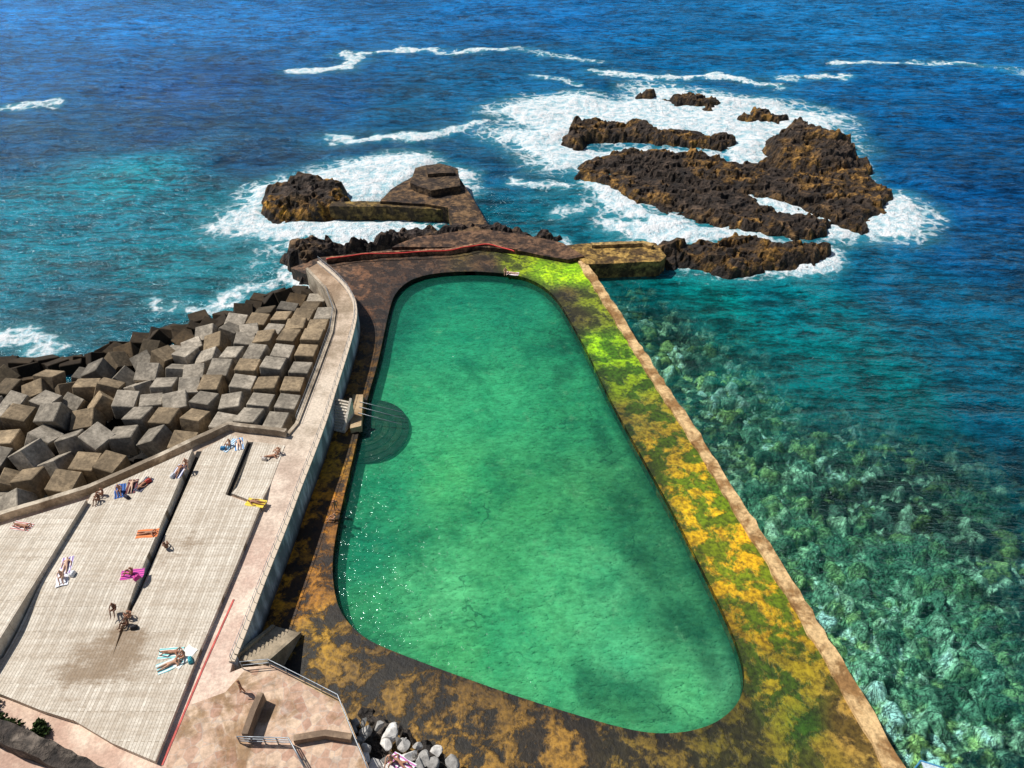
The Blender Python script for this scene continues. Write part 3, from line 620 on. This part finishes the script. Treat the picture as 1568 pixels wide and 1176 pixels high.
def boulders():
    R=random.Random(9); V=[];Fc=[];A=[]
    bm=bmesh.new(); bmesh.ops.create_icosphere(bm,subdivisions=3,radius=1); bv=np.array([v.co[:] for v in bm.verts]); bf=[[v.index for v in f.verts] for f in bm.faces]; bm.free()
    L_=[(598,1122,.85,1),(590,1140,.5,1),(552,1166,1.0,1),(575,1172,.9,1),(620,1160,.9,1),(640,1132,.45,1),(668,1150,.5,.9),(560,1120,.55,.5),(580,1105,.5,.4),(618,1140,.6,.6),(650,1160,.6,.5),(690,1168,.7,.4),(600,1180,.9,1),(560,1145,.6,.8),(640,1175,.8,.6)]
    L_+=[(R.uniform(540,710),R.uniform(1100,1190),R.uniform(.25,.6),R.uniform(.2,.6)) for _ in range(46)]
    for u,v,s,w in L_:
        if v<1100+max(0,(u-560))*.42: continue
        x,y=G(u,v,2.6); k=len(V); s*=.85
        q=bv.copy()
        for _ in range(8):
            nn=np.array([R.gauss(0,1),R.gauss(0,1),R.gauss(0,1)]); nn/=np.linalg.norm(nn); dd=q@nn; q=q-np.outer(np.maximum(dd-R.uniform(.45,.72),0),nn)
        q=q*np.array([s,s*R.uniform(.6,.9),s*.65]); a=R.random()*3; c_,s2=math.cos(a),math.sin(a)
        q=np.stack([q[:,0]*c_-q[:,1]*s2+x,q[:,0]*s2+q[:,1]*c_+y,q[:,2]+2.5],1)
        V.extend(q.tolist()); Fc.extend([[i+k for i in f] for f in bf]); A.extend([lin((225,220,212))*w]*len(q))
    mk('pale_boulders',V,Fc,M_block,np.array(A)*.8,np.array(A))
boulders()
ribbon('garden_wall',GP([(-60,1090),(0,1118),(70,1148),(150,1190)],5.0),1.0,ZT-.1,5.0,M_rock,lin((60,52,46)),lin((96,86,76)),.5,rough=.12)
def shrub(x,y,z,r,seed):
    R=random.Random(seed); V=[];Fc=[];A=[]
    for i in range(900):
        a=R.uniform(0,6.28); e=R.uniform(0,1.4); rr=r*R.uniform(.45,1)*(1+.35*math.sin(a*3+seed))
        c=Vector((rr*math.cos(a)*math.cos(e),rr*math.sin(a)*math.cos(e),rr*math.sin(e)*.9+.1)); q=Vector((R.gauss(0,1),R.gauss(0,1),R.gauss(0,1))).to_track_quat('Z','Y'); s=.09*R.uniform(.6,1.5); k=len(V)
        for dx,dy in((-1,-.4),(0,-.6),(1,0),(0,.6),(-1,.4)): 
            p=c+q@Vector((dx*s,dy*s,0)); V.append((x+p.x,y+p.y,z+p.z)); A.append(lin((52,70,28))*R.uniform(.5,1.3))
        Fc.append(tuple(range(k,k+5)))
    e=empty('garden_shrub'); mk('leaves',V,Fc,M_block,np.array(A),np.array(A)*1.2,parent=e)
    tube('stems',[[(x,y,z),(x+R.uniform(-.5,.5)*r,y+R.uniform(-.5,.5)*r,z+r*.7)] for _ in range(6)],.03,mat_plain('bark',(80,60,40)),e)
shrub(*G(8,1118,ZT),ZT,.8,1); shrub(*G(62,1122,ZT),ZT,.55,2); shrub(*G(-25,1100,ZT),ZT,1.1,3)
pts=smoothline(GP([(500,400),(540,393),(580,391),(640,389),(690,386),(715,381),(740,376),(765,380),(788,388)],2.2),2)
tube('red_barrier_hose',[[(p[0],p[1],2.45+.06*math.sin(i)) for i,p in enumerate(pts)]],.08,M_red)
ribbon('low_stone_wall',GP([(500,402),(580,393),(690,388),(740,379),(790,388)],1.7),.35,1.4,2.3,M_jet,lin((84,58,42)),lin((150,112,84)),.6,rough=.2,off=.1)

cn=empty('shade_canopy'); cx,cy=G(1450,1172,2.6)
Vc=[(cx-1.3,cy+.3,2.5),(cx+1.0,cy-.5,2.5),(cx+1.0,cy-2.6,2.2),(cx-1.3,cy-2.6,2.2)]
mk('canvas',Vc+[(a,b,c-.05) for a,b,c in Vc],[(0,1,2,3),(7,6,5,4),(0,4,5,1),(1,5,6,2),(2,6,7,3),(3,7,4,0)],mat_plain('white_canvas',(190,205,210)),parent=cn)
tube('poles',[[(a,b,-2.2),(a,b,c)] for a,b,c in Vc]+[[Vc[0],Vc[1]]],.05,mat_plain('blue_poles',(60,130,170)),cn)

# ------------------------------------------------------------------ people
def template(pose):
    J={};E=[]
    def j(n,p,r): J[n]=(Vector(p),r)
    S=pose
    if S in('supine','prone','side'):
        f=-1 if S=='prone' else 1
        j('pel',(0,0,.14),.125); j('waist',(0,.17,.14),.115); j('chest',(0,.36,.15),.14); j('neck',(0,.55,.14),.055); j('hd0',(0,.63,.14),.08); j('hd1',(0,.72,.15),.098); j('hd2',(0,.81,.14),.075); j('nose',(0,.71,.15+f*.11),.02)
        for s,k in((-1,'l'),(1,'r')):
            j('sh'+k,(s*.18,.47,.14),.06)
            if S=='supine': j('el'+k,(s*.34,.26,.08),.043); j('wr'+k,(s*.36,.02,.06),.03); hd=Vector((s*.02,-1,0))
            else: j('el'+k,(s*.42,.58,.07),.043); j('wr'+k,(s*.22,.76,.06),.03); hd=Vector((-s*.8,.5,0))
            j('hip'+k,(s*.095,-.06,.13),.095)
            if S=='side' and s>0: j('kn'+k,(s*.2,-.4,.42),.062); j('an'+k,(s*.16,-.66,.07),.042); j('to'+k,(s*.17,-.84,.05),.032)
            else: j('kn'+k,(s*.12,-.46,.11),.062); j('an'+k,(s*.14,-.86,.07),.042); j('to'+k,(s*.18,-.93,.07+(.14 if f>0 else -.02)),.032)
            hand(J,j,k,hd,s)
    elif S=='sit':
        j('pel',(0,0,.13),.13); j('waist',(0,-.05,.3),.115); j('chest',(0,-.1,.48),.14); j('neck',(0,-.09,.67),.055); j('hd0',(0,-.06,.74),.08); j('hd1',(0,-.03,.82),.098); j('hd2',(0,-.03,.91),.08); j('nose',(0,.08,.81),.02)
        for s,k in((-1,'l'),(1,'r')):
            j('sh'+k,(s*.18,-.1,.6),.06)
            j('el'+k,(s*.27,.12,.42),.043); j('wr'+k,(s*.17,.36,.46),.03); hd=Vector((-s*.3,.9,-.1))
            j('hip'+k,(s*.095,.04,.12),.095); j('kn'+k,(s*.15,.4,.42),.062); j('an'+k,(s*.14,.66,.07),.042); j('to'+k,(s*.16,.84,.04),.032)
            hand(J,j,k,hd,s)
    else:
        j('pel',(0,0,.92),.125); j('waist',(0,0,1.08),.11); j('chest',(0,0,1.27),.14); j('neck',(0,0,1.47),.055); j('hd0',(0,.01,1.54),.08); j('hd1',(0,.02,1.62),.098); j('hd2',(0,.01,1.71),.078); j('nose',(0,.13,1.61),.02)
        for s,k in((-1,'l'),(1,'r')):
            j('sh'+k,(s*.18,0,1.4),.06); j('el'+k,(s*.27,-.03,1.13),.043); j('wr'+k,(s*.28,.1,.9),.03); hd=Vector((0,.2,-1))
            j('hip'+k,(s*.095,0,.86),.095); j('kn'+k,(s*.11,s*.1,.48),.062); j('an'+k,(s*.12,s*.12-.05,.08),.042); j('to'+k,(s*.14,s*.12+.12,.035),.032)
            hand(J,j,k,hd,s)
    E=[('pel','waist'),('waist','chest'),('chest','neck'),('neck','hd0'),('hd0','hd1'),('hd1','hd2'),('hd1','nose')]
    for k in'lr': E+=[('chest','sh'+k),('sh'+k,'el'+k),('el'+k,'wr'+k),('wr'+k,'pa'+k),('pel','hip'+k),('hip'+k,'kn'+k),('kn'+k,'an'+k),('an'+k,'to'+k)]+[('pa'+k,'f%d%s'%(i,k)) for i in range(4)]+[('f%d%s'%(i,k),'g%d%s'%(i,k)) for i in range(4)]+[('wr'+k,'t'+k)]
    names=list(J); me=bpy.data.meshes.new('body_'+pose); me.from_pydata([J[n][0][:] for n in names],[(names.index(a),names.index(b)) for a,b in E],[])
    ob=bpy.data.objects.new('tmp',me); sc.collection.objects.link(ob); ob.modifiers.new('s','SKIN')
    for i,n in enumerate(names):
        d=me.skin_vertices[0].data[i]; d.radius=(J[n][1],)*2; d.use_root=(n=='pel')
    m=ob.modifiers.new('u','SUBSURF'); m.levels=1; m.render_levels=1
    dg=bpy.context.evaluated_depsgraph_get(); nm=bpy.data.meshes.new_from_object(ob.evaluated_get(dg)); bpy.data.objects.remove(ob)
    idx=[]
    ax=(J['hd1'][0]-J['neck'][0]).normalized(); fw=(J['nose'][0]-J['hd1'][0]).normalized()
    tz=(J['chest'][0]-J['pel'][0]).normalized()
    for p in nm.polygons:
        c=Vector(p.center); best=min(names,key=lambda n:(c-J[n][0]).length-J[n][1])
        mi=0
        if best in('hd0','hd1','hd2') and ((c-J['hd1'][0]).dot(fw)<.02 or (c-J['hd1'][0]).dot(ax)>.075): mi=2
        elif best in('pel','hipl','hipr'): mi=1
        elif best=='chest' and abs((c-J['chest'][0]).dot(tz))<.09: mi=3
        idx.append(mi)
    nm.polygons.foreach_set('material_index',idx); nm.polygons.foreach_set('use_smooth',[True]*len(idx))
    return nm
def hand(J,j,k,hd,s):
    w=J['wr'+k][0]; hd=hd.normalized(); sd=hd.cross(Vector((0,0,1))); sd=sd.normalized() if sd.length>.1 else Vector((0,1,0))
    j('pa'+k,w+hd*.07,.032)
    for i,L in enumerate((.06,.075,.07,.055)):
        b=w+hd*.11+sd*(i-1.5)*.022; j('f%d%s'%(i,k),b,.01); j('g%d%s'%(i,k),b+hd*L+Vector((0,0,-.012)),.008)
    j('t'+k,w+hd*.06-sd*s*.055,.011)
T={p:template(p) for p in('supine','prone','side','sit','stand')}
def pm(c): 
    k='cloth_%d_%d_%d'%tuple(c)
    return bpy.data.materials.get(k) or mat_plain(k,c,.75,.12,20)
SK=[(190,146,118),(164,116,88),(208,170,144),(128,90,68)]
PSC=.8
def person(u,v,z,pose,head,skin=0,suit=(30,40,90),top=None,hair=(40,28,20)):
    me=T[pose].copy(); me.materials.clear()
    for m in(pm(SK[skin]),pm(suit),pm(hair),pm(top) if top else pm(SK[skin])): me.materials.append(m)
    o=bpy.data.objects.new('sunbather' if pose!='stand' else 'standing_person',me); sc.collection.objects.link(o)
    o.location=(*G(u,v,z),z+(.015 if pose!='stand' else 0)); o.rotation_euler=(0,0,math.radians(head)); o.scale=(PSC,)*3; return o
def towelmat(c1,c2):
    k='towel_%d_%d_%d_%d'%(*c1,c2[0])
    if k in bpy.data.materials: return bpy.data.materials[k]
    n=NT(k); o=n.obj(); s=n.n('ShaderNodeTexWave',Vector=o,Scale=1.3,Distortion=1.).outputs['Fac']
    c=n.mix(n.ms(s,.45,.55),tuple(lin(c1)),tuple(lin(c2))); p=n.n('ShaderNodeBsdfPrincipled',Base_Color=c,Roughness=.9,Normal=n.bump(n.noise(o,5,3),.6,.05)); return n.surf(p.outputs[0])
def towel(u,v,z,head,c1=(220,220,215),c2=(90,150,200),w=.95,l=1.85):
    x0,y0=G(u,v,z); V=[];Fc=[];nx,ny=7,12; a=math.radians(head)
    for j in range(ny):
        for i in range(nx):
            x=(i/(nx-1)-.5)*w;y=(j/(ny-1)-.5)*l; x+=.03*math.sin(y*5+u); y+=.03*math.sin(x*6+v)
            V.append((x,y,.012+.012*(math.sin(x*9+u)+math.cos(y*7))*.5+.006))
    for j in range(ny-1):
        for i in range(nx-1): k=j*nx+i; Fc.append((k,k+1,k+nx+1,k+nx))
    o=mk('beach_towel',V,Fc,towelmat(c1,c2),smooth=True); o.location=(x0,y0,z+.003); o.rotation_euler=(0,0,a); o.scale=(PSC,PSC,1)
def bag(u,v,z,c,seed=0):
    x,y=G(u,v,z); bm=bmesh.new(); bmesh.ops.create_cube(bm,size=1); bmesh.ops.bevel(bm,geom=bm.edges[:],offset=.18,segments=2,affect='EDGES',profile=.6)
    V=[(q.co.x*.42*(1-.25*q.co.z),q.co.y*.24*(1-.5*q.co.z),q.co.z*.28+.14) for q in bm.verts]; Fc=[[w.index for w in f.verts] for f in bm.faces]; bm.free()
    e=empty('beach_bag'); e.location=(x,y,z); e.rotation_euler=(0,0,seed); m=pm(c); mk('bag_body',V,Fc,m,smooth=True,parent=e)
    tube('bag_handle',[[(-.1,0,.26),(-.08,0,.36),(0,0,.4),(.08,0,.36),(.1,0,.26)]],.012,m,e)
ZM=4.69
PP=[
 (352,682,4.17,'sit',150,0,(40,110,180),(40,140,200),((70,160,200),(225,225,225))),
 (366,680,4.17,'supine',20,2,(200,60,60),None,((225,225,220),(60,130,190))),
 (414,700,3.84,'side',-75,1,(30,30,40),None,None),
 (428,694,3.84,'sit',60,0,(220,220,225),(30,40,60),None),
 (392,770,4.16,'supine',80,1,(60,60,70),None,((220,190,50),(230,210,90))),
 (274,722,ZM,'prone',-5,1,(40,60,130),None,((60,70,130),(225,225,230))),
 (286,712,ZM,'sit',200,0,(180,50,60),None,None),
 (152,766,ZM,'sit',170,3,(30,30,35),(30,30,30),None),
 (158,758,ZM,'sit',120,1,(220,120,60),(60,90,60),None),
 (184,752,ZM,'sit',200,0,(30,80,150),(40,90,160),((70,110,180),(30,60,110))),
 (202,745,ZM,'prone',10,2,(230,230,230),None,((40,40,60),(120,60,60))),
 (220,742,ZM,'supine',160,1,(40,40,40),None,((30,30,45),(90,90,110))),
 (34,806,5.1,'side',-100,1,(150,40,40),None,((225,220,215),(190,120,110))),
 (226,817,ZM,'prone',-85,1,(220,90,30),None,((230,150,100),(230,120,60))),
 (256,840,4.17,'sit',30,3,(30,40,40),None,None),
 (203,879,ZM,'sit',100,1,(220,50,140),(220,60,150),((230,90,170),(150,60,140))),
 (102,866,ZM,'supine',15,2,(110,70,150),(110,70,150),((228,228,232),(150,120,180))),
 (96,884,ZM,'sit',200,2,(240,240,240),None,((235,235,235),(215,215,225))),
 (176,934,4.6,'sit',190,3,(25,25,30),(25,25,32),None),
 (196,956,4.17,'sit',140,3,(30,30,30),(35,35,40),None),
 (200,946,4.17,'sit',60,1,(25,25,30),(20,20,25),None),
 (262,1000,4.17,'side',-85,1,(220,90,40),None,((230,228,220),(120,200,200))),
 (282,1006,4.17,'sit',150,0,(230,120,90),None,((235,235,228),(225,225,220))),
 (260,1018,4.17,'prone',-60,0,(60,120,150),None,((120,200,205),(230,230,225))),
 (372,1060,3.81,'stand',120,1,(110,40,30),(120,50,40),None),
 (515,782,1.62,'stand',200,1,(200,200,205),(190,180,170),None),
 (513,796,1.62,'sit',100,0,(90,80,70),None,None),
 (774,418,1.62,'sit',180,0,(230,230,230),(235,235,235),None),
 (785,419,1.62,'prone',80,2,(220,190,180),None,((235,230,230),(225,200,200))),
 (598,1166,3.3,'sit',160,0,(230,60,140),(230,60,150),None),
 (615,1170,3.2,'side',60,1,(200,60,120),None,((235,235,235),(200,120,180))),
]
for u,v,z,pose,hd,sk,su,tp,tw in PP:
    if tw: towel(u,v,z,hd,*tw)
    person(u,v,z,pose,hd,sk,su,tp)
for i,(u,v,z,c) in enumerate([(342,688,4.17,(40,120,170)),(265,730,ZM,(210,210,215)),(195,762,ZM,(40,40,60)),(228,738,ZM,(180,60,50)),(292,1012,4.17,(60,160,170)),(206,962,4.17,(30,30,36)),(112,880,ZM,(235,235,235)),(405,704,3.84,(200,190,180)),(210,886,ZM,(200,60,140))]): bag(u,v,z,c,i*1.3)
for m in T.values(): bpy.data.meshes.remove(m)

# ------------------------------------------------------------------ light, sky, camera
el=math.radians(53); az=math.atan2(-.85,.36)
S=Vector((math.sin(az)*math.cos(el),math.cos(az)*math.cos(el),math.sin(el)))
L=bpy.data.lights.new('sun','SUN'); L.energy=5.0; L.angle=math.radians(.5); L.color=(1,.965,.91)
lo=bpy.data.objects.new('sun',L); sc.collection.objects.link(lo); lo.rotation_euler=S.to_track_quat('Z','Y').to_euler(); lo.location=(-60,40,90)
w=bpy.data.worlds.new('World'); sc.world=w; w.use_nodes=True; nt=w.node_tree; bg=nt.nodes['Background']
sk=nt.nodes.new('ShaderNodeTexSky'); sk.sky_type='NISHITA'; sk.sun_disc=False; sk.sun_elevation=el; sk.sun_rotation=az
nt.links.new(sk.outputs[0],bg.inputs[0]); bg.inputs[1].default_value=.068
cam=bpy.data.cameras.new('camera'); co=bpy.data.objects.new('camera',cam); sc.collection.objects.link(co)
cam.lens=36*FOC/1568; cam.clip_end=20000; co.location=(0,0,HC); co.rotation_euler=(math.pi/2-PITCH,0,0); sc.camera=co
sc.view_settings.view_transform='Standard'; sc.view_settings.look='None'; sc.view_settings.exposure=0
